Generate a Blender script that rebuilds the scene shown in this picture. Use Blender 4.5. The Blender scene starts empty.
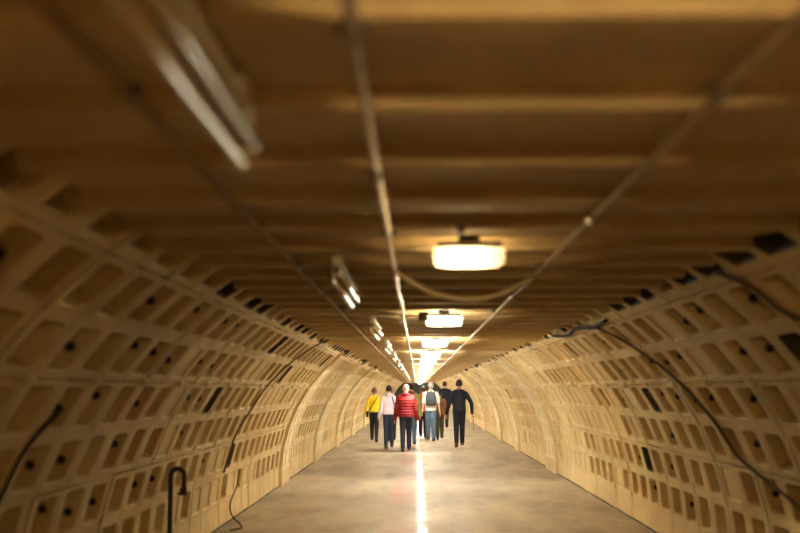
import bpy, bmesh, math, random
from mathutils import Vector, Matrix, noise
R_ = math.radians
random.seed(7)
scene = bpy.context.scene
col = scene.collection

# ---------------------------------------------------------------- camera, world, exposure
F = 1050.0                       # focal length in pixels at 800 wide
EYE = 1.65
cam_d = bpy.data.cameras.new('camera'); cam = bpy.data.objects.new('camera', cam_d); col.objects.link(cam)
cam_d.sensor_width = 36; cam_d.lens = F / 800 * 36
cam.location = (0, 0, EYE)
cam.rotation_euler = (R_(90 + 6.71), 0, R_(0.93))
cam_d.clip_start = 0.05; cam_d.clip_end = 300
cam_d.dof.use_dof = True; cam_d.dof.focus_distance = 26; cam_d.dof.aperture_fstop = 1.3
scene.camera = cam
w = bpy.data.worlds.new('world'); scene.world = w; w.use_nodes = True
w.node_tree.nodes['Background'].inputs[0].default_value = (1, .8, .55, 1)
w.node_tree.nodes['Background'].inputs[1].default_value = 0.0
scene.view_settings.view_transform = 'Standard'; scene.view_settings.look = 'None'
scene.view_settings.gamma = 1; scene.view_settings.use_curve_mapping = False
scene.view_settings.exposure = 3.7

X0 = 0.2          # tunnel axis
RAD = 2.6
ZC = 0.2
CEIL = 2.34
Y_START, Y_END = -3.0, 101.0
LAMP_PITCH = 4.6
LAMP_Y0 = 4.92
# lamp strength and colour by index (the nearest lamps are dim and warm, the far ones strong)
def lamp_power(i):
    return {-1: 56.0, 0: 3.8, 1: 15.0, 2: 80.0, 3: 165.0, 4: 70.0, 5: 150.0}.get(i, 125.0)
def lamp_kind(i):
    return 'warm' if i <= 0 else ('mid' if i <= 2 else 'cool')
LCOL = {'warm': (1, .72, .33), 'mid': (1, .85, .54), 'cool': (1, .97, .84)}

# ---------------------------------------------------------------- materials
def new_mat(name):
    m = bpy.data.materials.new(name); m.use_nodes = True
    nt = m.node_tree; b = nt.nodes['Principled BSDF']
    return m, nt, b
def plain(name, colr, rough=.7, metal=0, bump=0, bscale=60, var=0.0, vscale=8):
    m, nt, b = new_mat(name)
    b.inputs['Base Color'].default_value = (*colr, 1)
    b.inputs['Roughness'].default_value = rough
    b.inputs['Metallic'].default_value = metal
    tc = nt.nodes.new('ShaderNodeTexCoord')
    if var:
        n = nt.nodes.new('ShaderNodeTexNoise'); n.inputs['Scale'].default_value = vscale; n.inputs['Detail'].default_value = 5
        nt.links.new(tc.outputs['Object'], n.inputs['Vector'])
        r = nt.nodes.new('ShaderNodeValToRGB')
        r.color_ramp.elements[0].position = .3; r.color_ramp.elements[1].position = .7
        r.color_ramp.elements[0].color = (*[c * (1 - var) for c in colr], 1)
        r.color_ramp.elements[1].color = (*[min(1, c * (1 + var)) for c in colr], 1)
        nt.links.new(n.outputs['Fac'], r.inputs[0]); nt.links.new(r.outputs[0], b.inputs['Base Color'])
    if bump:
        n = nt.nodes.new('ShaderNodeTexNoise'); n.inputs['Scale'].default_value = bscale; n.inputs['Detail'].default_value = 4
        nt.links.new(tc.outputs['Object'], n.inputs['Vector'])
        bp = nt.nodes.new('ShaderNodeBump'); bp.inputs['Strength'].default_value = bump; bp.inputs['Distance'].default_value = .01
        nt.links.new(n.outputs['Fac'], bp.inputs['Height']); nt.links.new(bp.outputs[0], b.inputs['Normal'])
    return m

def painted_concrete(name, c_hi, c_lo, c_stain, stain_pos=.66, rough=.75, scale=1.3):
    m, nt, b = new_mat(name)
    N = nt.nodes.new; L = nt.links.new
    tc = N('ShaderNodeTexCoord')
    n1 = N('ShaderNodeTexNoise'); n1.inputs['Scale'].default_value = scale; n1.inputs['Detail'].default_value = 7; n1.inputs['Roughness'].default_value = .65
    n2 = N('ShaderNodeTexNoise'); n2.inputs['Scale'].default_value = 5.5; n2.inputs['Detail'].default_value = 8; n2.inputs['Roughness'].default_value = .7
    for n in (n1, n2): L(tc.outputs['Object'], n.inputs['Vector'])
    r1 = N('ShaderNodeValToRGB'); r1.color_ramp.elements[0].position = .35; r1.color_ramp.elements[1].position = .65
    r1.color_ramp.elements[0].color = (*c_lo, 1); r1.color_ramp.elements[1].color = (*c_hi, 1)
    L(n1.outputs['Fac'], r1.inputs[0])
    r2 = N('ShaderNodeValToRGB'); r2.color_ramp.elements[0].position = stain_pos; r2.color_ramp.elements[1].position = stain_pos + .08
    r2.color_ramp.elements[0].color = (0, 0, 0, 1); r2.color_ramp.elements[1].color = (.75, .75, .75, 1)
    L(n2.outputs['Fac'], r2.inputs[0])
    mx = N('ShaderNodeMixRGB'); L(r2.outputs[0], mx.inputs[0]); L(r1.outputs[0], mx.inputs[1]); mx.inputs[2].default_value = (*c_stain, 1)
    L(mx.outputs[0], b.inputs['Base Color'])
    b.inputs['Roughness'].default_value = rough
    n3 = N('ShaderNodeTexNoise'); n3.inputs['Scale'].default_value = 28; n3.inputs['Detail'].default_value = 5
    L(tc.outputs['Object'], n3.inputs['Vector'])
    bp = N('ShaderNodeBump'); bp.inputs['Strength'].default_value = .5; bp.inputs['Distance'].default_value = .012
    L(n3.outputs['Fac'], bp.inputs['Height']); L(bp.outputs[0], b.inputs['Normal'])
    return m

M = {}
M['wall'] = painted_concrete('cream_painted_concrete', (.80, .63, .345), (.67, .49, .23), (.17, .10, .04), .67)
M['cell'] = painted_concrete('cell_back_shade_paint', (.54, .36, .15), (.38, .24, .09), (.10, .06, .025), .62)  # darker than the wall: recess shade put into the colour
M['dark_cell'] = painted_concrete('bare_and_gap_shade_cell', (.13, .09, .045), (.06, .042, .022), (.3, .2, .1), .7)  # bare grimy cells, also painted shade for the gap beside the ceiling
M['ceiling'] = painted_concrete('ceiling_paint', (.68, .51, .29), (.57, .41, .21), (.26, .16, .07), .7, .7, .9)
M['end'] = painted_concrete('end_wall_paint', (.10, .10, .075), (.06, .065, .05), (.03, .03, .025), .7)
M['steel'] = plain('galvanised_steel', (.46, .36, .24), .34, 1.0, .3, 20, .25, 14)
M['conduit'] = plain('painted_conduit', (.46, .33, .18), .65, 0, .3, 20, .2, 10)
M['conduit_dim'] = plain('dull_conduit', (.34, .23, .11), .9, 0, .2, 20, .2, 10)
M['black'] = plain('black_rubber', (.005, .004, .003), .95)
M['rust'] = plain('dark_rusty_iron', (.06, .04, .026), .85, 0, .6, 80, .4, 25)
M['pale_cable'] = plain('pale_cable', (.85, .72, .50), .5)
M['fixture'] = plain('fixture_enamel', (.62, .55, .42), .35)
M['base_metal'] = plain('dark_lamp_base', (.10, .08, .055), .45, .4)
M['cable_brown'] = plain('dusty_brown_cable', (.15, .10, .055), .9)
M['plaster'] = plain('white_plaster', (.86, .74, .50), .8, 0, .5, 40, .1, 10)

def floor_mat():
    m, nt, b = new_mat('worn_concrete_floor'); N = nt.nodes.new; L = nt.links.new
    tc = N('ShaderNodeTexCoord'); sp = N('ShaderNodeSeparateXYZ'); L(tc.outputs['Object'], sp.inputs[0])
    mp = N('ShaderNodeMapping'); mp.inputs['Scale'].default_value = (1, .35, 1); L(tc.outputs['Object'], mp.inputs['Vector'])
    n1 = N('ShaderNodeTexNoise'); n1.inputs['Scale'].default_value = 1.6; n1.inputs['Detail'].default_value = 8; n1.inputs['Roughness'].default_value = .65
    L(mp.outputs[0], n1.inputs['Vector'])
    r1 = N('ShaderNodeValToRGB'); r1.color_ramp.elements[0].position = .33; r1.color_ramp.elements[1].position = .68
    r1.color_ramp.elements[0].color = (.26, .215, .15, 1); r1.color_ramp.elements[1].color = (.50, .42, .31, 1)
    L(n1.outputs['Fac'], r1.inputs[0])
    # faded red walkway paint left of the middle
    def band(x0, x1, soft):
        a = N('ShaderNodeMapRange'); a.inputs[1].default_value = x0 - soft; a.inputs[2].default_value = x0 + soft
        c = N('ShaderNodeMapRange'); c.inputs[1].default_value = x1 + soft; c.inputs[2].default_value = x1 - soft
        L(sp.outputs[0], a.inputs[0]); L(sp.outputs[0], c.inputs[0])
        mu = N('ShaderNodeMath'); mu.operation = 'MULTIPLY'; L(a.outputs[0], mu.inputs[0]); L(c.outputs[0], mu.inputs[1]); return mu
    bd = band(-.42, -.04, .06)
    n2 = N('ShaderNodeTexNoise'); n2.inputs['Scale'].default_value = 1.1; n2.inputs['Detail'].default_value = 6; L(mp.outputs[0], n2.inputs['Vector'])
    r2 = N('ShaderNodeMapRange'); r2.inputs[1].default_value = .35; r2.inputs[2].default_value = .65; r2.inputs[3].default_value = .1; r2.inputs[4].default_value = .8
    L(n2.outputs['Fac'], r2.inputs[0])
    mu = N('ShaderNodeMath'); mu.operation = 'MULTIPLY'; L(bd.outputs[0], mu.inputs[0]); L(r2.outputs[0], mu.inputs[1])
    mx = N('ShaderNodeMixRGB'); L(mu.outputs[0], mx.inputs[0]); L(r1.outputs[0], mx.inputs[1]); mx.inputs[2].default_value = (.46, .22, .165, 1)
    # dark stains
    n4 = N('ShaderNodeTexNoise'); n4.inputs['Scale'].default_value = 2.6; n4.inputs['Detail'].default_value = 5; L(mp.outputs[0], n4.inputs['Vector'])
    r4 = N('ShaderNodeMapRange'); r4.inputs[1].default_value = .66; r4.inputs[2].default_value = .74; r4.inputs[4].default_value = .7; L(n4.outputs['Fac'], r4.inputs[0])
    mx2 = N('ShaderNodeMixRGB'); L(r4.outputs[0], mx2.inputs[0]); L(mx.outputs[0], mx2.inputs[1]); mx2.inputs[2].default_value = (.10, .075, .05, 1)
    L(mx2.outputs[0], b.inputs['Base Color'])
    # worn polished strip under the lamps
    pb = band(-.01, .11, .045)
    n3 = N('ShaderNodeTexNoise'); n3.inputs['Scale'].default_value = 5; n3.inputs['Detail'].default_value = 6; L(tc.outputs['Object'], n3.inputs['Vector'])
    r3 = N('ShaderNodeMapRange'); r3.inputs[1].default_value = .3; r3.inputs[2].default_value = .7; r3.inputs[3].default_value = .55; r3.inputs[4].default_value = .75
    L(n3.outputs['Fac'], r3.inputs[0])
    rm = N('ShaderNodeMix'); L(pb.outputs[0], rm.inputs[0]); L(r3.outputs[0], rm.inputs[2]); 
    r5 = N('ShaderNodeMapRange'); r5.inputs[1].default_value = .35; r5.inputs[2].default_value = .65; r5.inputs[3].default_value = .33; r5.inputs[4].default_value = .56
    L(n3.outputs['Fac'], r5.inputs[0]); L(r5.outputs[0], rm.inputs[3]); b.inputs['Specular IOR Level'].default_value = .3
    L(rm.outputs[0], b.inputs['Roughness'])
    bp = N('ShaderNodeBump'); bp.inputs['Strength'].default_value = .25; bp.inputs['Distance'].default_value = .006
    L(n3.outputs['Fac'], bp.inputs['Height']); L(bp.outputs[0], b.inputs['Normal'])
    return m
M['floor'] = floor_mat()

def emit(name, colr, s):
    m, nt, b = new_mat(name)
    b.inputs['Base Color'].default_value = (*colr, 1)
    b.inputs['Emission Color'].default_value = (*colr, 1); b.inputs['Emission Strength'].default_value = s
    return m
def cover_mat():
    m, nt, b = new_mat('frosted_lamp_glass'); N = nt.nodes.new; L = nt.links.new
    out = nt.nodes['Material Output']
    tr = N('ShaderNodeBsdfTransparent'); tl = N('ShaderNodeBsdfTranslucent'); df = N('ShaderNodeBsdfGlossy')
    tl.inputs[0].default_value = (.95, .93, .88, 1); df.inputs['Roughness'].default_value = .15
    m1 = N('ShaderNodeMixShader'); m1.inputs[0].default_value = .45; L(tr.outputs[0], m1.inputs[1]); L(tl.outputs[0], m1.inputs[2])
    m2 = N('ShaderNodeMixShader'); m2.inputs[0].default_value = .06; L(m1.outputs[0], m2.inputs[1]); L(df.outputs[0], m2.inputs[2])
    L(m2.outputs[0], out.inputs['Surface'])
    return m
M['cover'] = cover_mat()
def tube_mat():
    m, nt, b = new_mat('unlit_tube_glass')
    b.inputs['Base Color'].default_value = (.52, .40, .24, 1); b.inputs['Roughness'].default_value = .3
    return m
M['tube'] = tube_mat()

# ---------------------------------------------------------------- mesh helpers
class MB:
    def __init__(s): s.v = []; s.f = []; s.m = []
    def add(s, vs, fs, mi=0):
        o = len(s.v); s.v += [tuple(v) for v in vs]; s.f += [tuple(i + o for i in f) for f in fs]; s.m += [mi] * len(fs)
        return s
    def box(s, c, d, bev=0, mi=0):
        bm = bmesh.new(); bmesh.ops.create_cube(bm, size=1)
        for v in bm.verts: v.co = Vector((v.co.x * d[0], v.co.y * d[1], v.co.z * d[2])) + Vector(c)
        if bev: bmesh.ops.bevel(bm, geom=bm.edges[:], offset=bev, segments=2, affect='EDGES', profile=.6)
        s.bm(bm, mi); return s
    def bm(s, bm, mi=0):
        bm.verts.index_update(); s.add([v.co for v in bm.verts], [[v.index for v in f.verts] for f in bm.faces], mi); bm.free()
    def tube(s, pts, r, n=10, mi=0, caps=True):
        pts = [Vector(p) for p in pts]; rs = r if isinstance(r, (list, tuple)) else [r] * len(pts)
        vs = []; fs = []; up = None
        for i, p in enumerate(pts):
            t = (pts[min(i + 1, len(pts) - 1)] - pts[max(i - 1, 0)]).normalized()
            if up is None: up = Vector((0, 0, 1)) if abs(t.z) < .9 else Vector((1, 0, 0))
            a = t.cross(up).normalized(); b = a.cross(t).normalized(); up = b
            for k in range(n):
                q = 2 * math.pi * k / n; vs.append(p + (a * math.cos(q) + b * math.sin(q)) * rs[i])
        for i in range(len(pts) - 1):
            for k in range(n):
                fs.append((i * n + k, i * n + (k + 1) % n, (i + 1) * n + (k + 1) % n, (i + 1) * n + k))
        if caps: fs += [tuple(range(n))[::-1], tuple(range((len(pts) - 1) * n, len(pts) * n))]
        return s.add(vs, fs, mi)
    def ball(s, c, r, n=12, mi=0, rot=None):
        c = Vector(c); rx, ry, rz = r if isinstance(r, (tuple, list)) else (r, r, r)
        bm = bmesh.new(); bmesh.ops.create_uvsphere(bm, u_segments=n, v_segments=max(6, n * 2 // 3), radius=1)
        for v in bm.verts:
            p = Vector((v.co.x * rx, v.co.y * ry, v.co.z * rz))
            if rot: p = rot @ p
            v.co = p + c
        s.bm(bm, mi); return s
    def loft(s, rings, n=16, mi=0):    # rings: (cx, cy, cz, rx, ry)
        vs = []; fs = []
        for (cx, cy, cz, rx, ry) in rings:
            for k in range(n):
                q = 2 * math.pi * k / n
                c_, s_ = math.cos(q), math.sin(q); e = .85
                vs.append((cx + rx * math.copysign(abs(c_) ** e, c_), cy + ry * math.copysign(abs(s_) ** e, s_), cz))
        for i in range(len(rings) - 1):
            for k in range(n): fs.append((i * n + k, i * n + (k + 1) % n, (i + 1) * n + (k + 1) % n, (i + 1) * n + k))
        fs += [tuple(range(n))[::-1], tuple(range((len(rings) - 1) * n, len(rings) * n))]
        return s.add(vs, fs, mi)
    def mesh(s, name, mats, smooth=False):
        me = bpy.data.meshes.new(name); me.from_pydata(s.v, [], s.f)
        for m in (mats if isinstance(mats, (list, tuple)) else [mats]): me.materials.append(m)
        me.polygons.foreach_set('material_index', s.m)
        me.polygons.foreach_set('use_smooth', [smooth] * len(s.f))
        me.update(); return me
    def build(s, name, mats, parent=None, smooth=False, loc=None):
        o = bpy.data.objects.new(name, s.mesh(name, mats, smooth)); col.objects.link(o)
        if parent: o.parent = parent
        if loc: o.location = loc
        return o
def fixnormals(o):
    bm = bmesh.new(); bm.from_mesh(o.data); bmesh.ops.recalc_face_normals(bm, faces=bm.faces[:]); bm.to_mesh(o.data); bm.free()
def tag(o, label=None, cat=None, group=None, kind=None):
    if label: o['label'] = label
    if cat: o['category'] = cat
    if group: o['group'] = group
    if kind: o['kind'] = kind
    return o
def empty(name, loc=(0, 0, 0), rz=0):
    o = bpy.data.objects.new(name, None); col.objects.link(o); o.location = loc; o.rotation_euler = (0, 0, rz); o.empty_display_size = .1
    return o
def copy_tree(o, parent=None):
    c = o.copy(); col.objects.link(c); c.parent = parent
    for ch in [x for x in col.objects if x.parent == o]: copy_tree(ch, c)
    return c

# ---------------------------------------------------------------- setting: segmental lining
PITCH = .55
TH0, DTH, NROW = 1.5, 8.5, 8
ANCH = 10.97 + PITCH / 2
ring_y = [ANCH + PITCH * k for k in range(-26, 164)]
def P(side, th, y, r):
    t = R_(th); return (X0 + side * r * math.cos(t), y, ZC + r * math.sin(t))
def filled(side, i, j, y):
    n = noise.noise(Vector((y * .17 + side * 13.1, j * .35, 3.3)))
    h = random.random()
    if side < 0 and 18.6 < y < 20.4: return h < .96
    if side > 0 and 17.5 < y < 19.2: return h < .9
    if y < 11: return h < .035
    p = .10 + (.75 if n > .12 else 0) + (.12 if y > 25 else 0)
    return h < p
COLL = ((18.2, 19.6), (24.6, 25.9), (31, 32.4), (38, 39.8), (47, 49), (58, 60))     # strengthened smooth rings
COLR = ((21.2, 22.6), (28.6, 29.9), (35, 36.4), (43, 44.8), (53, 55))
def lining(name, side):
    mb = MB()
    sockets = []; keys = []
    for i in range(len(ring_y) - 1):
        ya, yb = ring_y[i], ring_y[i + 1]
        if yb < Y_START - .3: continue
        yc = (ya + yb) / 2
        segj = [random.uniform(-.004, .004) for _ in range(4)]
        collar = any(a < yc < b for a, b in (COLL if side < 0 else COLR))
        if collar:
            segj = [-.055] * 4
            for ye in (ya, yb):
                q = []
                for t_ in range(-5, 57, 2): q += [P(side, t_, ye, RAD - .055), P(side, t_, ye, RAD + .03)]
                mb.add(q, [(2 * k, 2 * k + 2, 2 * k + 3, 2 * k + 1) for k in range(len(q) // 2 - 1)], 0)
        # plain foot course below the cells
        r = RAD + segj[0]
        a = -5.2
        g = .006
        ths = [a, -3.4, TH0]
        for t0, t1, rr in ((a, TH0, r),):
            mb.add([P(side, t0, ya + g, rr), P(side, t0, yb - g, rr), P(side, t1, yb - g, rr), P(side, t1, ya + g, rr),
                    P(side, t0, ya, rr + .02), P(side, t0, yb, rr + .02), P(side, t1, yb, rr + .02), P(side, t1, ya, rr + .02)],
                   [(0, 1, 2, 3), (4, 0, 3, 7), (1, 5, 6, 2)])
        for j in range(NROW):
            t0 = TH0 + DTH * j; t1 = t0 + DTH; tc = (t0 + t1) / 2
            rr = RAD + segj[min(3, j // 2)]
            my = .095 + random.uniform(-.012, .012); mt = math.degrees(.043 / RAD) * random.uniform(.85, 1.2)
            y0, y1 = ya + my, yb - my + random.uniform(-.01, .01)
            if j % 2 == 1: u1 = t1 - mt * 1.05
            else: u1 = t1 - mt
            u0 = t0 + mt
            if j == 6: u0 = t0 + (1.0 if side < 0 else 1.7) + random.uniform(-.3, .4); y0 -= .02; y1 += .02
            if j % 2: t1 -= .13
            cy, ct = .05, math.degrees(.055 / RAD)
            def octa(y0, y1, u0, u1, cy, ct, r):
                return [P(side, u0, y0 + cy, r), P(side, u0, y1 - cy, r), P(side, u0 + ct, y1, r), P(side, u1 - ct, y1, r),
                        P(side, u1, y1 - cy, r), P(side, u1, y0 + cy, r), P(side, u1 - ct, y0, r), P(side, u0 + ct, y0, r)]
            corners = [P(side, t0, ya, rr), P(side, t0, yb, rr), P(side, t1, yb, rr), P(side, t1, ya, rr)]
            fill = filled(side, i, j, yc) or collar
            if side > 0 and 12.6 < yc < 15.2 and j >= 2: fill = fill or random.random() < .75
            if j == 6: fill = False
            deep = .012 if fill else .155 + random.uniform(-.012, .01)
            o0 = octa(y0, y1, u0, u1, cy * .6, ct * .4, rr)
            o1 = octa(y0 + .008, y1 - .008, u0 + .2, u1 - .2, cy * .6, ct * .4, rr + min(.012, deep * .6))
            wm = 3 if collar and j < 7 else 0
            tpr = .004 if fill else .02
            o2 = octa(y0 + .01 + tpr, y1 - .01 - tpr, u0 + .3 + tpr * 12, u1 - .3 - tpr * 12, cy * .7, ct * .5, rr + deep)
            V = corners + o0 + o1 + o2
            fs = [(0, 1, 5, 4), (1, 2, 7, 6), (2, 3, 9, 8), (3, 0, 11, 10), (1, 6, 5), (2, 8, 7), (3, 10, 9), (0, 4, 11)]
            mb.add(V, fs, wm)
            off = len(mb.v) - len(V)
            side_f = []
            for k in range(8):
                k2 = (k + 1) % 8
                side_f.append((4 + k, 4 + k2, 12 + k2, 12 + k)); side_f.append((12 + k, 12 + k2, 20 + k2, 20 + k))
            dark = (not fill) and ((random.random() < (.035 if yc > 9 else .015)) or (j >= 6 and random.random() < .55))  # top rows get the dark colour more often, as shade in the ceiling gap
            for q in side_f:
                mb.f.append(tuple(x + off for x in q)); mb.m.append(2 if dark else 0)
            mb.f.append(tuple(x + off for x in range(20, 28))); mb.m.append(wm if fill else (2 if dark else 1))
            if (not fill) and 3 < yc < 13.5 and j < 6 and random.random() < .62:
                sockets.append((y1 - .022, tc + random.uniform(-1.2, 1.2), rr + .06))
            if j == 4 and i % 2 == 0 and 3 < yc < 32: keys.append((yc + .25, t0, rr))
        # plain crown above the ceiling slab
        t0 = TH0 + DTH * NROW
        mb.add([P(side, t0, ya, RAD), P(side, t0, yb, RAD), P(side, 80, yb, RAD), P(side, 80, ya, RAD), P(side, 90, ya, RAD), P(side, 90, yb, RAD)],
               [(0, 1, 2, 3), (3, 2, 5, 4)])
    o = mb.build(name, [M['wall'], M['cell'], M['dark_cell'], M['plaster']]); tag(o, kind='structure')
    # cast iron grout sockets inside the nearer cells
    sm = MB()
    pr = [(.032, 0), (.032, .022), (.026, .028), (.016, .024), (.014, .004)]
    n = 12; vs = []; fs = []
    for (r, z) in pr:
        for k in range(n): vs.append((r * math.cos(2 * math.pi * k / n), r * math.sin(2 * math.pi * k / n), z))
    for a in range(len(pr) - 1):
        for k in range(n): fs.append((a * n + k, a * n + (k + 1) % n, (a + 1) * n + (k + 1) % n, (a + 1) * n + k))
    fs.append(tuple(range((len(pr) - 1) * n, len(pr) * n)))
    sm.add(vs, fs); sme = sm.mesh('grout_socket', [M['cell'], M['rust']], True)
    for q in sme.polygons:
        if q.index >= 2 * n: q.material_index = 1
    random.shuffle(sockets)
    for (y, th, r) in sockets[:42]:
        s = bpy.data.objects.new('grout_socket', sme); col.objects.link(s); s.parent = o
        p = Vector(P(side, th, y, r)); nrm = Vector((-side * math.cos(R_(th)) * .12, -1, -math.sin(R_(th)) * .12))
        s.matrix_local = Matrix.Translation(p) @ nrm.to_track_quat('Z', 'Y').to_matrix().to_4x4()
    km = MB(); bm = bmesh.new(); bmesh.ops.create_cube(bm, size=1)
    for v in bm.verts:
        sc_ = .6 if v.co.z > 0 else 1
        v.co = Vector((v.co.x * .085 * sc_, v.co.y * .07 * sc_, v.co.z * .05))
    bmesh.ops.bevel(bm, geom=bm.edges[:], offset=.008, segments=1, affect='EDGES'); km.bm(bm)
    kme = km.mesh('segment_key', M['plaster'])
    for (y, th, r) in keys:
        s = bpy.data.objects.new('segment_key', kme); col.objects.link(s); s.parent = o
        p = Vector(P(side, th, y, r - .008)); nrm = Vector((-side * math.cos(R_(th)), 0, -math.sin(R_(th))))
        s.matrix_local = Matrix.Translation(p) @ nrm.to_track_quat('Z', 'Y').to_matrix().to_4x4()
    return o
wall_left = lining('wall_left', -1)
wall_right = lining('wall_right', 1)

# floor
mb = MB(); mb.box((X0, (Y_START + Y_END) / 2, -.1), (2 * RAD + .02, Y_END - Y_START, .2))
floor = mb.build('floor', M['floor']); tag(floor, kind='structure')
# thin uneven dark strip along the gap between floor and wall
for side, nm in ((-1, 'left'), (1, 'right')):
    mb = MB(); xs = X0 + side * (RAD - .018)
    pts = []
    random.seed(31 + side)
    y = Y_START + .1
    vs = []; fs = []
    k = 0
    while y < Y_END - .2:
        wd = .004 + .02 * random.random()
        vs += [(xs - side * wd, y, .001), (xs + side * .012, y, .012)]
        if k: fs.append((2 * k - 2, 2 * k, 2 * k + 1, 2 * k - 1))
        k += 1; y += .22
    mb.add(vs, fs); o = mb.build('trim_' + ('1' if side < 0 else '2'), M['rust']); tag(o, kind='structure')

# ceiling: ribbed slab, ribs run across the tunnel
HW = math.sqrt(RAD ** 2 - (CEIL - ZC) ** 2)
def ceiling():
    mb = MB()
    CP = .65; bw = .12; dp = .055; bev = .012
    prof = []
    y = 2.52 - CP * 9
    while y < Y_END:
        j = random.uniform(-.004, .004)
        prof += [(y, CEIL + dp), (y + .006, CEIL + dp * .3 + j), (y + bev * 1.5, CEIL + j), (y + bw - bev, CEIL + j), (y + bw + .08, CEIL + dp * .35), (y + CP - .03, CEIL + dp)]
        y += CP
    prof = [(min(max(a, Y_START), Y_END - .01), b) for a, b in prof]
    xs = [X0 - HW + .03, X0 + HW - .03]
    n = len(prof)
    vs = [(x, a, b) for x in xs for a, b in prof]
    fs = [(k, k + 1, n + k + 1, n + k) for k in range(n - 1)]
    top = [(x, a, CEIL + .16) for x in xs for a in (Y_START, Y_END)]
    mb.add(vs, fs)
    # slab ends and top
    for s in (0, 1):
        e = [vs[s * n + k] for k in range(n)] + [(xs[s], p[0], CEIL + .16) for p in prof]
        mb.add(e, [(k, k + 1, n + k + 1, n + k) for k in range(n - 1)])
    mb.add(top, [(0, 1, 3, 2)])
    o = mb.build('ceiling', M['ceiling']); fixnormals(o); tag(o, kind='structure'); return o
ceiling()
# end walls
def disc(name, y, mat):
    mb = MB(); pts = [(X0 + (RAD + .12) * math.cos(R_(a)), y, ZC + (RAD + .12) * math.sin(R_(a))) for a in range(0, 181, 6)]
    pts = [(X0 + RAD + .12, y, -.02)] + pts + [(X0 - RAD - .12, y, -.02)]
    n = len(pts); b = [(p[0], y + .2, p[2]) for p in pts]
    mb.add(pts + b, [tuple(range(n)), tuple(range(n, 2 * n))[::-1]] + [(k, (k + 1) % n, n + (k + 1) % n, n + k) for k in range(n)])
    o = mb.build(name, mat); fixnormals(o); tag(o, kind='structure'); return o
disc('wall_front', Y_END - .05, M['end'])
disc('wall_back', Y_START - .15, M['cell'])

# ---------------------------------------------------------------- bulkhead lamps
def bulkhead(i, first=None):
    kind = lamp_kind(i)
    t = empty('bulkhead_lamp', (X0 + .045, LAMP_Y0 + LAMP_PITCH * i, CEIL - .002))
    # base hangs under the slab
    b = MB(); b.box((0, 0, -.014), (.30, .15, .028), .006); b.box((0, 0, .015), (.10, .08, .04))
    b.build('base_plate', M['base_metal'], t)
    # glass bowl: rounded box open on top, as a loft of superellipse rings
    g = MB(); vs = []; fs = []; n = 32
    rings = [(1, 0), (1.0, -.025), (.985, -.052), (.95, -.070), (.86, -.080), (.5, -.083)]
    for (s, z) in rings:
        for k in range(n):
            q = 2 * math.pi * k / n; c_, s_ = math.cos(q), math.sin(q)
            vs.append((.168 * s * math.copysign(abs(c_) ** .4, c_), .088 * s * math.copysign(abs(s_) ** .4, s_), z - .028))
    for a in range(len(rings) - 1):
        for k in range(n): fs.append((a * n + k, a * n + (k + 1) % n, (a + 1) * n + (k + 1) % n, (a + 1) * n + k))
    fs.append(tuple(range((len(rings) - 1) * n, len(rings) * n)))
    g.add(vs, fs); g.build('glass_cover', M['cover'], t, True)
    # clips at both ends
    for s in (-1, 1):
        c = MB(); c.box((s * .162, 0, -.03), (.012, .05, .03), .003); c.build('clip', M['base_metal'], t)
    bl = MB(); bl.ball((-.02, 0, -.066), (.122, .052, .030), 18)
    key = 'glow_%s_%g' % (kind, lamp_power(i))
    if key not in M: M[key] = emit(key, LCOL[kind], lamp_power(i))
    bl.build('bulb', M[key], t, True)
    if i == -1:
        for sx in (-1, 1):
            h = MB(); h.box((sx * .21, .06, -.10), (.012, .70, .20)); h.build('added_side_shade', M['base_metal'], t)  # added plates, out of view, that narrow the sideways light of this lamp
    return t
NL = 21
ordn = ['nearest', 'second', 'third', 'fourth', 'fifth']
cool = None
for i in range(-1, NL):
    if i >= 6 and cool is not None:
        t = copy_tree(cool); t.location.y = LAMP_Y0 + LAMP_PITCH * i
    else:
        t = bulkhead(i)
        if i == 5: cool = t
    if i == -1: lab = 'lit bulkhead ceiling lamp overhead behind the viewer'
    elif i < 5:
        lab = ['large lit bulkhead ceiling lamp nearest the viewer, beside the sagging cable',
               'second lit bulkhead ceiling lamp, with a small dark box to its left',
               'third lit bulkhead ceiling lamp from the viewer, just beyond the one with the dark box',
               'fourth lit bulkhead ceiling lamp from the viewer in the middle row',
               'fifth lit bulkhead ceiling lamp from the viewer, small and white'][i]
    else: lab = 'tiny glaring bulkhead lamp in the far ceiling row beyond the fifth lamp'
    tag(t, lab, 'ceiling lamp', 'bulkhead lamps along the ceiling')

# ---------------------------------------------------------------- unlit twin tube fittings, left of the middle
def twin_fitting():
    t = empty('fluorescent_light_fitting', (-.41, 0, CEIL - .002))
    L = 1.8
    b = MB(); b.box((0, 0, -.022), (.03, L - .1, .035), .005); b.box((0, -.7, -.006), (.06, .10, .02)); b.box((0, .7, -.006), (.06, .10, .02))
    b.build('batten', M['fixture'], t)
    for s in (-1, 1):
        h = MB(); h.box((0, s * (L / 2 - .02), -.085), (.034, .016, .075), .004); h.box((0, s * (L / 2 - .05), -.045), (.04, .06, .05), .004)
        h.build('lamp_holder', M['fixture'], t)
    for s in (-1, 1):
        x = -.020 if s < 0 else .012; zt = -.135 if s < 0 else -.092
        tb = MB(); tb.tube([(x, -L / 2 + .02, zt), (x, L / 2 - .02, zt)], .0165, 14); u = tb.build('tube', M['tube'], t, True)
        for e in (-1, 1):
            c = MB(); c.tube([(x, e * (L / 2 - .055), zt), (x, e * (L / 2 + .004), zt)], .0175, 14); c.build('end_cap', M['steel'], u, True)
    return t
tf = twin_fitting()
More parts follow.
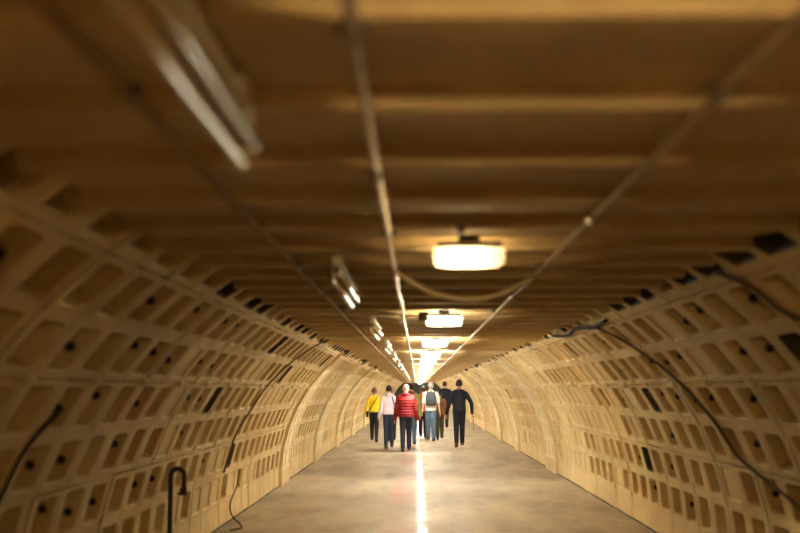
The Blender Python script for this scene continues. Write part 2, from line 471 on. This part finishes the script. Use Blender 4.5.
tw_lab = ['unlit twin tube light fitting overhead, largest, at upper left of the ceiling',
          'unlit twin tube light fitting left of the nearest bulkhead lamp',
          'small unlit twin tube light fitting left of the second bulkhead lamp',
          'smaller unlit twin tube light fitting left of the third bulkhead lamp']
for i in range(14):
    t = tf if i == 0 else copy_tree(tf)
    t.location.y = 1.6 + 4.5 * i
    t.rotation_euler.z = 0 if i == 0 else R_(random.uniform(-.8, .8))
    tag(t, tw_lab[i] if i < 4 else 'tiny unlit twin tube fitting far down the left ceiling row beyond the fourth fitting', 'light fitting', 'twin tube fittings along the ceiling')

# ---------------------------------------------------------------- conduits and cables
def run(x, z, r, wob, seed, y0=-2.5, y1=99, step=.8):
    rnd = random.Random(seed); pts = []; y = y0
    while y < y1:
        pts.append((x + rnd.uniform(-wob, wob), y, z + rnd.uniform(-wob, wob) * .4)); y += step
    pts.append((x, y1, z)); return pts
def conduit(name, x, r, wob, seed, mat, label, coup=2.6, ends=99):
    z = CEIL - r - .008
    t = empty(name, (x, -2.5, z))
    pts = [(a - x, b + 2.5, c - z) for a, b, c in run(x, z, r, wob, seed, y1=ends)]
    mb = MB(); mb.tube(pts, r, 12); mb.build('pipe', mat, t, True)
    def at(y):
        for a, b in zip(pts, pts[1:]):
            if a[1] <= y <= b[1]:
                k = (y - a[1]) / (b[1] - a[1]); return Vector(a).lerp(Vector(b), k)
        return Vector(pts[-1])
    y = 3.1; k = 0
    while y < 60 and k < 40:
        p = at(y); q = at(y + .09)
        c = MB(); c.tube([p, q], r * 1.45, 12); c.build('coupling', M['steel'] if mat != M['conduit_dim'] else mat, t, True)
        s = at(y + coup / 2)
        c = MB(); c.tube([s, s + Vector((0, .03, 0))], r * 1.25, 12); c.box(s + Vector((0, .015, r * .9)), (r * 5, .03, .014))
        c.build('saddle_clip', M['base_metal'], t)
        y += coup; k += 1
    tag(t, label, 'conduit'); return t
conduit('ceiling_conduit', -.125, .0135, .007, 3, M['steel'], 'shiny metal conduit with couplings along the ceiling left of the lamps')
conduit('ceiling_conduit', .69, .015, .005, 5, M['conduit'], 'pale straight conduit along the ceiling right of the lamps', 3.4)
conduit('ceiling_conduit', -.66, .013, .005, 9, M['conduit_dim'], 'dull brown conduit along the ceiling nearest the left wall', 3.4)

def cable(name, pts, r, mat, label, cat='cable', sub=10):
    # Catmull-Rom through the points
    P_ = [Vector(p) for p in pts]; P_ = [P_[0] * 2 - P_[1]] + P_ + [P_[-1] * 2 - P_[-2]]; out = []
    for i in range(1, len(P_) - 2):
        for k in range(sub):
            t = k / sub; a, b, c, d = P_[i - 1:i + 3]
            out.append(.5 * ((2 * b) + (c - a) * t + (2 * a - 5 * b + 4 * c - d) * t * t + (3 * b - a - 3 * c + d) * t ** 3))
    out.append(P_[-2])
    o0 = out[0].copy()
    mb = MB(); mb.tube([p - o0 for p in out], r, 8); o = mb.build(name, mat, None, True, o0); tag(o, label, cat); return o
cable('hanging_cable', [(-.115, 5.85, 2.30), (-.05, 5.9, 2.27), (.08, 5.95, 2.205), (.27, 6.0, 2.165), (.45, 6.05, 2.19), (.58, 6.1, 2.25), (.68, 6.15, 2.30)], .015, M['pale_cable'],
      'pale flexible cable sagging between two ceiling conduits behind the nearest lamp')
for i in range(0, 5):
    y = LAMP_Y0 + LAMP_PITCH * i
    cable('lamp_cable', [(-.12, y + .12, CEIL - .02), (-.08, y + .05, CEIL - .022), (-.02, y + .01, CEIL - .014), (.055, y, CEIL - .014)], .007, M['pale_cable'],
          'short feed cable from the conduit to the %s bulkhead lamp' % ordn[i])
def wallpt(side, th, y, out=.012): return P(side, th, y, RAD - out)
def jbox(name, c, d, mat, label):
    t = empty(name, c)
    b = MB(); b.box((0, 0, 0), d, .006); b.build('box_body', mat, t)
    l = MB(); l.box((0, 0, -d[2] / 2 - .004), (d[0] * .9, d[1] * .9, .008), .002); l.build('lid', mat, t)
    tag(t, label, 'junction box')
jbox('junction_box', (.055, LAMP_Y0 + LAMP_PITCH - .18, CEIL - .036), (.085, .08, .07), M['base_metal'], 'small dark box on the ceiling left of the second bulkhead lamp')
jbox('junction_box', (.185, 4.35, CEIL - .016), (.035, .05, .03), M['base_metal'], 'tiny dark box on the ceiling in front of the nearest bulkhead lamp')

# cables draped on the lining
cable('wall_cable', [wallpt(1, 55, 10.9, .02), wallpt(1, 52, 10.3), wallpt(1, 45, 9.8), wallpt(1, 37, 9.35), wallpt(1, 28, 9.0), wallpt(1, 20, 8.7), wallpt(1, 14.5, 7.75), wallpt(1, 10, 7.2), wallpt(1, 5, 6.9)], .014, M['cable_brown'],
      'dark cable draped down the right wall from the ceiling edge')
cable('wall_cable', [wallpt(1, 55, 13.0, .02), wallpt(1, 53.5, 12.2, .02), wallpt(1, 54.5, 11.2, .02), wallpt(1, 53.2, 10.4, .02), wallpt(1, 53.8, 9.6, .02)], .018, M['black'],
      'black cable bundle along the right edge of the ceiling')
cable('wall_cable', [wallpt(1, 55, 5.9, .02), wallpt(1, 51, 5.75), wallpt(1, 46, 5.7), wallpt(1, 42, 5.3), wallpt(1, 38, 5.1)], .016, M['cable_brown'],
      'dark cable on the upper right wall close to the viewer')
cable('wall_cable', [wallpt(-1, 55, 14.4, .02), wallpt(-1, 48, 14.0), wallpt(-1, 40, 13.6), wallpt(-1, 34, 13.4), wallpt(-1, 27, 13.3), wallpt(-1, 20, 13.0), wallpt(-1, 10, 12.9)], .011, M['cable_brown'],
      'dark cable running down the left wall from the ceiling edge')
cable('wall_cable', [wallpt(-1, 31, 5.95), wallpt(-1, 26, 5.75), wallpt(-1, 20, 5.7), wallpt(-1, 14, 5.6)], .014, M['rust'],
      'dark cable on the left wall close to the viewer')
cable('cross_cable', [(X0 - HW + .05, 13.65, CEIL - .014), (-.9, 13.65, CEIL - .016), (-.5, 13.7, CEIL - .018), (-.15, 13.65, CEIL - .03)], .012, M['pale_cable'],
      'thin cable crossing the ceiling from the left wall to the shiny conduit')
jbox('junction_box', (X0 + HW - .09, 11.9, CEIL - .03), (.07, .07, .055), M['plaster'], 'small white box in place of a glint at the right edge of the ceiling by the cable bundle')  # added box, its white colour imitates a glint of light
# thin wire loop by the left wall foot
cable('floor_wire', [(-2.33, 13.9, .62), (-2.30, 13.6, .45), (-2.33, 13.3, .25), (-2.27, 13.1, .12), (-2.15, 13.0, .03), (-2.11, 12.8, .012), (-2.2, 12.6, .012)], .008, M['black'],
      'thin black wire looping from the left wall down to the floor')

# ---------------------------------------------------------------- bent pipe stand by the left wall
def bent_pipe():
    y = 9.8; x = -2.27
    t = empty('bent_pipe', (x, y, 0))
    pts = [(0, 0, 0), (0, 0, .4), (0, 0, .80)]
    for k in range(0, 9):
        a = math.pi - math.pi * k / 8; pts.append((.062 + .062 * math.cos(a), 0,   .875 + .055 * math.sin(a)))
    pts += [(.124, 0, .80), (.118, .0, .74)]
    mb = MB(); mb.tube(pts, .023, 12); mb.build('pipe', M['rust'], t, True)
    v = MB(); v.tube([(.118, 0, .755), (.118, 0, .69)], .034, 8); v.tube([(.118, 0, .72), (.07, -.02, .70)], .014, 8)
    v.build('valve', M['rust'], t)
    f = MB(); f.tube([(0, 0, 0), (0, 0, .02)], .05, 16); f.build('base_flange', M['rust'], t)
    c = MB(); c.tube([(0, 0, .80), (0, 0, .85)], .024, 12); c.build('collar', M['rust'], t)
    tag(t, 'dark bent pipe with a valve standing on the floor at the left wall', 'pipe')
bent_pipe()

# ---------------------------------------------------------------- people
skin_mats = {}
def skin(c):
    if c not in skin_mats: skin_mats[c] = plain('skin_%d' % len(skin_mats), c, .55)
    return skin_mats[c]
cloth_cache = {}
def cloth(c, rough=.85):
    k = (c, rough)
    if k not in cloth_cache: cloth_cache[k] = plain('cloth_%d' % len(cloth_cache), c, rough, 0, .4, 45, .15, 6)
    return cloth_cache[k]
def fuse(mb, name, mat, parent, voxel=.012, smooth=2, fn=None):
    """unite overlapping closed shapes into one continuous surface"""
    o = bpy.data.objects.new('tmp', mb.mesh('tmp', mat)); col.objects.link(o)
    r = o.modifiers.new('r', 'REMESH'); r.mode = 'VOXEL'; r.voxel_size = voxel; r.use_smooth_shade = True
    if smooth:
        s = o.modifiers.new('s', 'SMOOTH'); s.iterations = smooth; s.factor = .5
    dg = bpy.context.evaluated_depsgraph_get()
    me = bpy.data.meshes.new_from_object(o.evaluated_get(dg)); bpy.data.objects.remove(o)
    me.name = name
    if not me.materials: me.materials.append(mat)
    me.polygons.foreach_set('use_smooth', [True] * len(me.polygons))
    if fn:
        nr = [v.normal.copy() for v in me.vertices]
        for v, n_ in zip(me.vertices, nr): v.co = fn(v.co, n_)
        me.update()
    ob = bpy.data.objects.new(name, me); col.objects.link(ob); ob.parent = parent
    return ob
def limb(mb, pts, rs, sub=4, n=12):
    """tapered limb with round joints"""
    out = []; rr = []
    for a, b, ra, rb in zip(pts, pts[1:], rs, rs[1:]):
        for k in range(sub):
            t = k / sub; out.append(Vector(a).lerp(Vector(b), t)); rr.append(ra + (rb - ra) * t)
    out.append(Vector(pts[-1])); rr.append(rs[-1])
    mb.tube(out, rr, n)
    for p, r in zip(pts, rs): mb.ball(p, r * .99, n)

def person(px, feet, H, clothes, label, build=1.0, stride=.16, phase=1, arms=None, yaw=0, head_yaw=0,
           skin_c=(.55, .34, .24), hair=None, hair_c=(.03, .02, .015), female=False, hood=False, puffer=False, short=False, top_len=.49, belly=0):
    D = EYE * F / (feet - 390.0)
    root = empty('person', ((px - 417) * D / F, D, 0), yaw)
    S = H
    sh = (.112 if female else .125) * S * build; hp = .044 * S
    wv = math.sin
    # legs: phase +1 = right leg forward (right = +x)
    thigh, shank = .245 * S, .245 * S
    legs = []
    for s in (-1, 1):
        fw = s * phase
        a1 = stride * 1.9 if fw > 0 else -stride * 1.0
        a2 = stride * 0.9 if fw > 0 else -stride * 2.3
        hip = Vector((s * hp, 0, 0))
        knee = hip + Vector((s * .004 * S, thigh * math.sin(a1), -thigh * math.cos(a1)))
        ank = knee + Vector((0, shank * math.sin(a2), -shank * math.cos(a2)))
        pitch = -.05 if fw > 0 else -stride * 2.6       # heel lifts on the trailing foot
        legs.append((hip, knee, ank, pitch))
    def foot_low(l):
        p = l[3]; toe = .13 * S * math.sin(p) if p < 0 else 0
        return l[2].z - .048 * S + toe
    low = min(foot_low(l) for l in legs)
    hz = -low
    legs = [tuple(v + Vector((0, 0, hz)) for v in l[:3]) + (l[3],) for l in legs]
    zoff = hz - .515 * S               # torso shift
    Z = lambda f: f * S + zoff
    shz = Z(.782)
    A = arms or {}
    def arm(s):
        # out = sideways splay, fwd = upper arm swing, bend = forearm bend forward
        out, fwd, bend, inn = A.get(s, (.12, -.25 * s * phase, .35, .0))
        shd = Vector((s * sh * .83, -.005 * S, shz))
        ua, fa = .175 * S, .150 * S
        elb = shd + Vector((s * math.sin(out) * ua, math.sin(fwd) * ua, -math.cos(out) * math.cos(fwd) * ua))
        b = fwd + bend
        d2 = Vector((s * (math.sin(out) - inn), math.sin(b), -math.cos(b) * math.cos(out))).normalized()
        wr = elb + d2 * fa
        return shd, elb, wr, d2
    AR = {s: arm(s) for s in (-1, 1)}
    # --- body: one continuous surface with head, torso, arms, hands, legs
    b = MB()
    k = build
    ry = .06 * S * (1 + belly * .3)
    tors = [(.475, .070, .050), (.50, .088, .060), (.53, .094, .065), (.57, .086, .058), (.62, .076, .052), (.68, .084, .058), (.74, .093, .062), (.775, .092, .056), (.80, .074, .048), (.825, .050, .040), (.85, .034, .034), (.885, .030, .032)]
    b.loft([(0, 0, Z(f), rx * S * k, r2 * S * k) for f, rx, r2 in tors])
    hc = Vector((0, .012 * S, Z(.935))); hr = Matrix.Rotation(head_yaw, 3, 'Z')
    b.ball(hc + Vector((0, 0, .004 * S)), (.048 * S, .058 * S, .063 * S), 20)
    b.ball(hc + hr @ Vector((0, .018 * S, -.030 * S)), (.033 * S, .036 * S, .036 * S), 14)          # jaw
    b.tube([hc + hr @ Vector((0, .048 * S, .012 * S)), hc + hr @ Vector((0, .066 * S, -.012 * S)), hc + hr @ Vector((0, .052 * S, -.016 * S))], [.005 * S, .009 * S, .005 * S], 8)   # nose
    for s in (-1, 1):
        b.ball(hc + hr @ Vector((s * .049 * S, .004 * S, -.006 * S)), (.006 * S, .012 * S, .018 * S), 10)      # ear
        b.ball(hc + hr @ Vector((s * .016 * S, .046 * S, .010 * S)), .008 * S, 8)
    b.tube([(0, -.004 * S, Z(.82)), (0, .004 * S, Z(.91))], [.036 * S, .030 * S], 12)
    for s in (-1, 1):
        shd, elb, wr, d2 = AR[s]
        limb(b, [shd, elb, wr], [.030 * S * k, .022 * S * k, .015 * S])
        # hand
        e1 = Vector((0, 1, 0)) - d2 * d2.y; e1.normalize()        # thumb side (forward)
        e2 = d2.cross(e1)
        pc = wr + d2 * .028 * S
        rot = Matrix((e1, e2, d2)).transposed()
        b.ball(pc, (.024 * S, .011 * S, .030 * S), 12, rot=rot)
        for q, (o_, ln) in enumerate(((.018, .040), (.006, .045), (-.006, .042), (-.017, .034))):
            p0 = wr + d2 * .048 * S + e1 * o_ * S
            cur = -s * e2
            p1 = p0 + (d2 * .9 + cur * .25).normalized() * ln * .5 * S; p2 = p1 + (d2 * .6 + cur * .8).normalized() * ln * .45 * S
            b.tube([p0 - d2 * .012 * S, p0, p1, p2], [.0055 * S, .0053 * S, .005 * S, .004 * S], 8)
        t0 = wr + d2 * .014 * S + e1 * .014 * S; t1 = t0 + (d2 * .6 + e1 * .75).normalized() * .022 * S; t2 = t1 + (d2 * .95 + e1 * .1).normalized() * .02 * S
        b.tube([t0, t1, t2], [.0065 * S, .006 * S, .0048 * S], 8)
    for l in legs:
        limb(b, [l[0], l[1], l[2]], [.048 * S * k, .032 * S, .021 * S])
        f0 = l[2]; d = Vector((0, math.cos(l[3]), math.sin(l[3])))
        b.tube([f0 + Vector((0, -.01 * S, -.02 * S)), f0 + d * .07 * S + Vector((0, 0, -.028 * S))], [.019 * S, .016 * S], 10)
    fuse(b, 'body', skin(skin_c), root, .0075, 1)
    # --- trousers
    t = MB(); loose = clothes.get('loose', 1.0)
    t.loft([(0, 0, Z(f), rx * S * k, r2 * S * k) for f, rx, r2 in ((.465, .075, .055), (.50, .098, .070), (.54, .100, .071), (.58, .090, .062), (.60, .086, .060))])
    for l in legs:
        limb(t, [l[0] + Vector((0, 0, -.005 * S)), l[1], l[2] + Vector((0, 0, -.002 * S))], [.059 * S * k, .044 * S * loose, .034 * S * loose])
    tr = fuse(t, 'trousers', cloth(clothes['trousers']), root, .012, 2)
    # --- shoes
    for l in legs:
        d = Vector((0, math.cos(l[3]), math.sin(l[3]))); up = Vector((0, -math.sin(l[3]), math.cos(l[3])))
        base = l[2] - up * .034 * S
        sm = MB(); vs = []; n = 14
        ring = [(-.040, .010, .012), (-.036, .021, .034), (-.010, .025, .042), (.03, .027, .034), (.07, .030, .024), (.10, .026, .018), (.118, .012, .010)]
        fs = []
        for (yy, rx, hh) in ring:
            for q in range(n):
                a = 2 * math.pi * q / n
                z_ = (math.sin(a) * .5 + .5) * hh * S - .014 * S
                if math.sin(a) < -.3: z_ = -.014 * S
                vs.append(base + d * yy * S + Vector((math.cos(a) * rx * S, 0, 0)) + up * z_)
        for i in range(len(ring) - 1):
            for q in range(n): fs.append((i * n + q, i * n + (q + 1) % n, (i + 1) * n + (q + 1) % n, (i + 1) * n + q))
        fs += [tuple(range(n))[::-1], tuple(range((len(ring) - 1) * n, len(ring) * n))]
        sm.add(vs, fs); o = sm.build('shoe', cloth(clothes['shoes'], .45), root, True); fixnormals(o)
    # --- top garment
    j = MB(); fat = clothes.get('bulk', 1.0)
    hem = top_len
    rows = [(hem, .096, .070), (hem + .03, .100, .073), (.57, .097, .070), (.62, .092, .067), (.68, .096, .070), (.74, .103, .072), (.775, .102, .066), (.80, .086, .058), (.82, .066, .050), (.838, .050, .046), (.852, .040, .040)]
    j.loft([(0, 0, Z(f), rx * S * k * fat, r2 * S * k * fat * (1 + belly * .12)) for f, rx, r2 in rows])
    for s in (-1, 1):
        shd, elb, wr, d2 = AR[s]
        end = shd.lerp(elb, .78) if short else wr
        j.tube([(s * .02 * S, 0, Z(.828)), Vector((s * .06 * S, 0, Z(.812))), shd + Vector((0, 0, .002 * S))], [.034 * S, .036 * S, .036 * S * k * fat], 14)
        if short: limb(j, [shd, end], [.037 * S * k * fat, .035 * S * k * fat])
        else: limb(j, [shd, elb, wr], [.036 * S * k * fat, .031 * S * k * fat, .025 * S * k * fat])
    if hood:
        j.ball((0, -.042 * S, Z(.838)), (.058 * S, .040 * S, .036 * S), 14)
        j.tube([(-.05 * S, -.01 * S, Z(.845)), (0, -.05 * S, Z(.862)), (.05 * S, -.01 * S, Z(.845))], .019 * S, 10)
    fn = None
    if puffer:
        def fn(c, n_):
            return c + n_ * (.013 * abs(math.sin(math.pi * (c.z) / .075)) - .006)
    jk = fuse(j, clothes.get('name', 'jacket'), cloth(clothes['top'], clothes.get('gloss', .85)), root, .011, 6, fn)
    # --- hair
    if hair:
        h = MB(); bm = bmesh.new(); bmesh.ops.create_uvsphere(bm, u_segments=24, v_segments=16, radius=1)
        sx, sy, sz = .0525 * S, .063 * S, .0675 * S
        for v in bm.verts: v.co = Vector((v.co.x * sx, v.co.y * sy, v.co.z * sz))
        low_z = {'short': -.046, 'long': -.05, 'thin': -.012}[hair] * S
        dele = [v for v in bm.verts if (v.co.y > .012 * S and v.co.z < .026 * S) or v.co.z < low_z]
        bmesh.ops.delete(bm, geom=dele, context='VERTS')
        ext = bmesh.ops.solidify(bm, geom=bm.faces[:], thickness=.006)
        for v in bm.verts: v.co = hr @ v.co + hc + Vector((0, -.002 * S, .004 * S)) + v.co.normalized() * .003 * math.sin(v.co.x * 400) * (1 if hair != 'thin' else 0)
        h.bm(bm)
        if hair == 'long':
            q = hc + Vector((0, -.03 * S, -.02 * S))
            h.loft([(hc.x, hc.y - .044 * S, hc.z - .105 * S, .022 * S, .010 * S), (hc.x, hc.y - .046 * S, hc.z - .075 * S, .036 * S, .016 * S), (hc.x, hc.y - .038 * S, hc.z - .04 * S, .043 * S, .024 * S), (hc.x, hc.y - .028 * S, hc.z, .044 * S, .03 * S)])
        o = h.build('hair', cloth(hair_c, .6), root, True)
    for s in (-1, 1):
        e = MB(); e.ball(hc + hr @ Vector((s * .016 * S, .0515 * S, .009 * S)), .0045 * S, 8); e.build('eye', M['black'], root, True)
    tag(root, label, 'person', 'people walking away along the tunnel')
    return root, AR, Z, S, hc

# yellow jacket woman
r, AR, Z, S, hc = person(374.5, 441.5, 1.63, dict(top=(.85, .60, .015), trousers=(.012, .012, .014), shoes=(.012, .01, .01), bulk=1.12),
    'person in a bright yellow jacket and black trousers, leftmost of the group', female=True, hair='short', hair_c=(.20, .11, .05), top_len=.53, phase=-1,
    arms={-1: (.30, -.25, .45, .0), 1: (.15, .2, .6, .25)})
def strapped_bag(root, AR, Z, S, side, label, colr=(.012, .011, .012), bag=True):
    t = empty('shoulder_bag', root.location.copy())
    x = side * .098 * S
    pts = [(-side * .055 * S, -.02 * S, Z(.842)), (-side * .045 * S, -.068 * S, Z(.80)), (-side * .015 * S, -.088 * S, Z(.74)), (side * .035 * S, -.086 * S, Z(.66)), (side * .085 * S, -.070 * S, Z(.575)), (side * .118 * S, -.01 * S, Z(.535)), (side * .118 * S, .03 * S, Z(.54)),
           (side * .07 * S, .085 * S, Z(.60)), (0, .092 * S, Z(.70)), (-side * .04 * S, .06 * S, Z(.815)), (-side * .055 * S, -.02 * S, Z(.842))]
    b = MB(); b.tube(pts, .011, 8); b.build('strap', cloth(colr), t, True)
    b = MB(); b.box((side * .135 * S, 0, Z(.49)), (.07, .22, .19), .025); b.build('pouch', cloth(colr), t)
    b = MB(); b.box((side * .135 * S, 0, Z(.515)), (.078, .23, .10), .02); b.build('flap', cloth(colr), t)
    tag(t, label, 'bag')
strapped_bag(r, AR, Z, S, -1, 'black cross-body bag worn over the yellow jacket')

# white hoodie woman
r, AR, Z, S, hc = person(389, 448, 1.70, dict(top=(.88, .74, .88), trousers=(.025, .035, .065), shoes=(.015, .014, .016), bulk=1.12, loose=.95, name='hoodie'),
    'person in a pale pinkish white hoodie and dark blue jeans, second from left in front', female=True, hair='short', hair_c=(.025, .017, .013), hood=True, top_len=.52, stride=.10,
    arms={-1: (.22, -.1, .3, .0), 1: (.16, .1, .5, .15)})
t = empty('bag_strap', r.location.copy()); b = MB()
b.tube([(.05 * S, -.03 * S, Z(.848)), (.055 * S, -.072 * S, Z(.80)), (.085 * S, -.09 * S, Z(.72)), (.11 * S, -.075 * S, Z(.63)), (.118 * S, -.02 * S, Z(.56))], .012, 8); b.build('strap', cloth((.02, .02, .03)), t, True)
tag(t, 'dark shoulder strap across the back of the white hoodie', 'strap')
# person between / behind them
person(391.6, 440.5, 1.66, dict(top=(.10, .075, .06), trousers=(.014, .014, .016), shoes=(.012, .012, .012)), 'person in dark clothes mostly hidden behind the white hoodie, light brown hair',
    female=True, hair='short', hair_c=(.32, .18, .09), yaw=0, head_yaw=.5, stride=.08)
# red puffer
person(405.8, 451, 1.72, dict(top=(.25, .006, .012), trousers=(.018, .024, .045), shoes=(.012, .011, .012), bulk=1.22, gloss=.5),
    'person in a red quilted jacket and dark jeans, nearest of the group', build=1.06, hair='thin', hair_c=(.50, .24, .17), skin_c=(.66, .34, .24), hood=True, puffer=True, top_len=.50, stride=.09, phase=1,
    arms={-1: (.22, .0, .25, .05), 1: (.20, .0, .25, .05)})
# lime jacket / dark red hat
r, AR, Z, S, hc = person(411.4, 445.5, 1.75, dict(top=(.36, .42, .13), trousers=(.12, .19, .30), shoes=(.02, .02, .022), bulk=1.1),
    'person in lime green top and dark red cap, half hidden behind the red jacket', hair='short', hair_c=(.03, .02, .02), stride=.12)
h = MB(); h.ball(hc + Vector((0, 0, .018 * S)), (.052 * S, .062 * S, .054 * S), 18); h.tube([hc + Vector((0, .05 * S, .01 * S)), hc + Vector((0, .1 * S, .004 * S))], [.03 * S, .018 * S], 10)
cap = h.build('cap', cloth((.10, .015, .025)), r, True)
sc = MB(); sc.loft([(0, 0, Z(.82), .06 * S, .055 * S), (0, 0, Z(.845), .062 * S, .056 * S), (0, 0, Z(.87), .045 * S, .045 * S)]); sc.build('scarf', cloth((.30, .03, .05)), r, True)
# orange jacket
person(422.6, 437.5, 1.68, dict(top=(.72, .20, .06), trousers=(.05, .012, .03), shoes=(.015, .012, .012), bulk=1.1),
    'person in an orange jacket and dark trousers, half hidden left of the backpack', female=True, hair='short', hair_c=(.10, .05, .03), stride=.12, phase=-1)
# backpack man
r, AR, Z, S, hc = person(430.5, 440.5, 1.82, dict(top=(.80, .76, .70), trousers=(.085, .14, .22), shoes=(.015, .014, .014), loose=1.18, name='t_shirt'),
    'person in a white t-shirt and faded blue jeans wearing a grey backpack', build=1.05, short=True, hair='short', hair_c=(.55, .48, .40), skin_c=(.62, .40, .30), stride=.10, phase=-1,
    arms={-1: (.14, .1, .3, .0), 1: (.16, -.1, .3, .0)})
def backpack(root, Z, S):
    t = empty('backpack', root.location + Vector((0, -.10 * S, Z(.58))))
    z0 = Z(.58)
    b = MB(); W = .165
    zs = [(0, .75, .055), (.02, .93, .075), (.08, 1, .09), (.2, 1, .09), (.32, .96, .082), (.40, .8, .065), (.44, .5, .04)]
    b.loft([(0, -.01, z, W * a, c) for z, a, c in zs], 24); b.build('pack_body', cloth((.075, .08, .085)), t, True)
    b = MB(); b.loft([(0, -.085, z, W * .72 * a, .03 * a) for z, a in ((.03, .7), (.05, 1), (.18, 1), (.21, .8))], 20); b.build('front_pocket', cloth((.05, .055, .06)), t, True)
    for s in (-1, 1):
        b = MB(); b.tube([(s * .10, .055, .40), (s * .115, .08, Z(.842) - z0), (s * .12, .22, Z(.83) - z0), (s * .15, .33, Z(.74) - z0), (s * .17, .26, .14), (s * .15, .08, .06)], .018, 8)
        b.build('shoulder_strap', cloth((.03, .03, .033)), t, True)
    b = MB(); b.tube([(-.04, .03, .43), (-.03, .03, .47), (.03, .03, .47), (.04, .03, .43)], .009, 8); b.build('carry_handle', cloth((.03, .03, .033)), t, True)
    tag(t, 'dark grey backpack on the back of the white t-shirt', 'backpack')
backpack(r, Z, S)
# brown jacket, short
person(439.3, 439, 1.54, dict(top=(.26, .13, .065), trousers=(.10, .095, .055), shoes=(.03, .02, .015), bulk=1.08, loose=1.1),
    'shorter person in a brown jacket and olive trousers beside the backpack', hair='short', hair_c=(.015, .012, .012), stride=.12, phase=1)
# far tall navy shirt
person(444.3, 428.8, 1.90, dict(top=(.014, .018, .035), trousers=(.012, .014, .025), shoes=(.01, .01, .01), bulk=1.2),
    'tall person in a dark navy top farthest down the tunnel, left of the dark suit', build=1.08, hair='short', hair_c=(.05, .03, .02), stride=.14, phase=1,
    arms={-1: (.28, .0, .5, .1), 1: (.35, -.2, .7, .2)})
# navy suit
r, AR, Z, S, hc = person(458.6, 446.5, 1.85, dict(top=(.006, .008, .024), trousers=(.006, .008, .018), shoes=(.05, .018, .012), name='suit_jacket', gloss=.75, bulk=1.04),
    'person in a dark navy suit walking at the right of the group', build=1.03, hair='short', hair_c=(.012, .01, .01), skin_c=(.42, .22, .14), stride=.12, phase=1, top_len=.50,
    arms={-1: (.30, .05, .15, .0), 1: (.50, -.15, .35, .42)})
wr = AR[1][2] + AR[1][3] * .05 * S
t = empty('walking_stick', r.location + Vector((wr.x + .03, wr.y + .03, 0)))
b = MB(); b.tube([(.0, .0, wr.z - .42), (0, 0, wr.z - .02)], .009, 8); b.build('shaft', M['conduit_dim'], t, True)
b = MB(); b.tube([(0, -.05, wr.z - .01), (0, .05, wr.z - .005)], .013, 8); b.build('handle', M['rust'], t, True)
tag(t, 'short thin stick held in the right hand of the dark suit', 'stick')
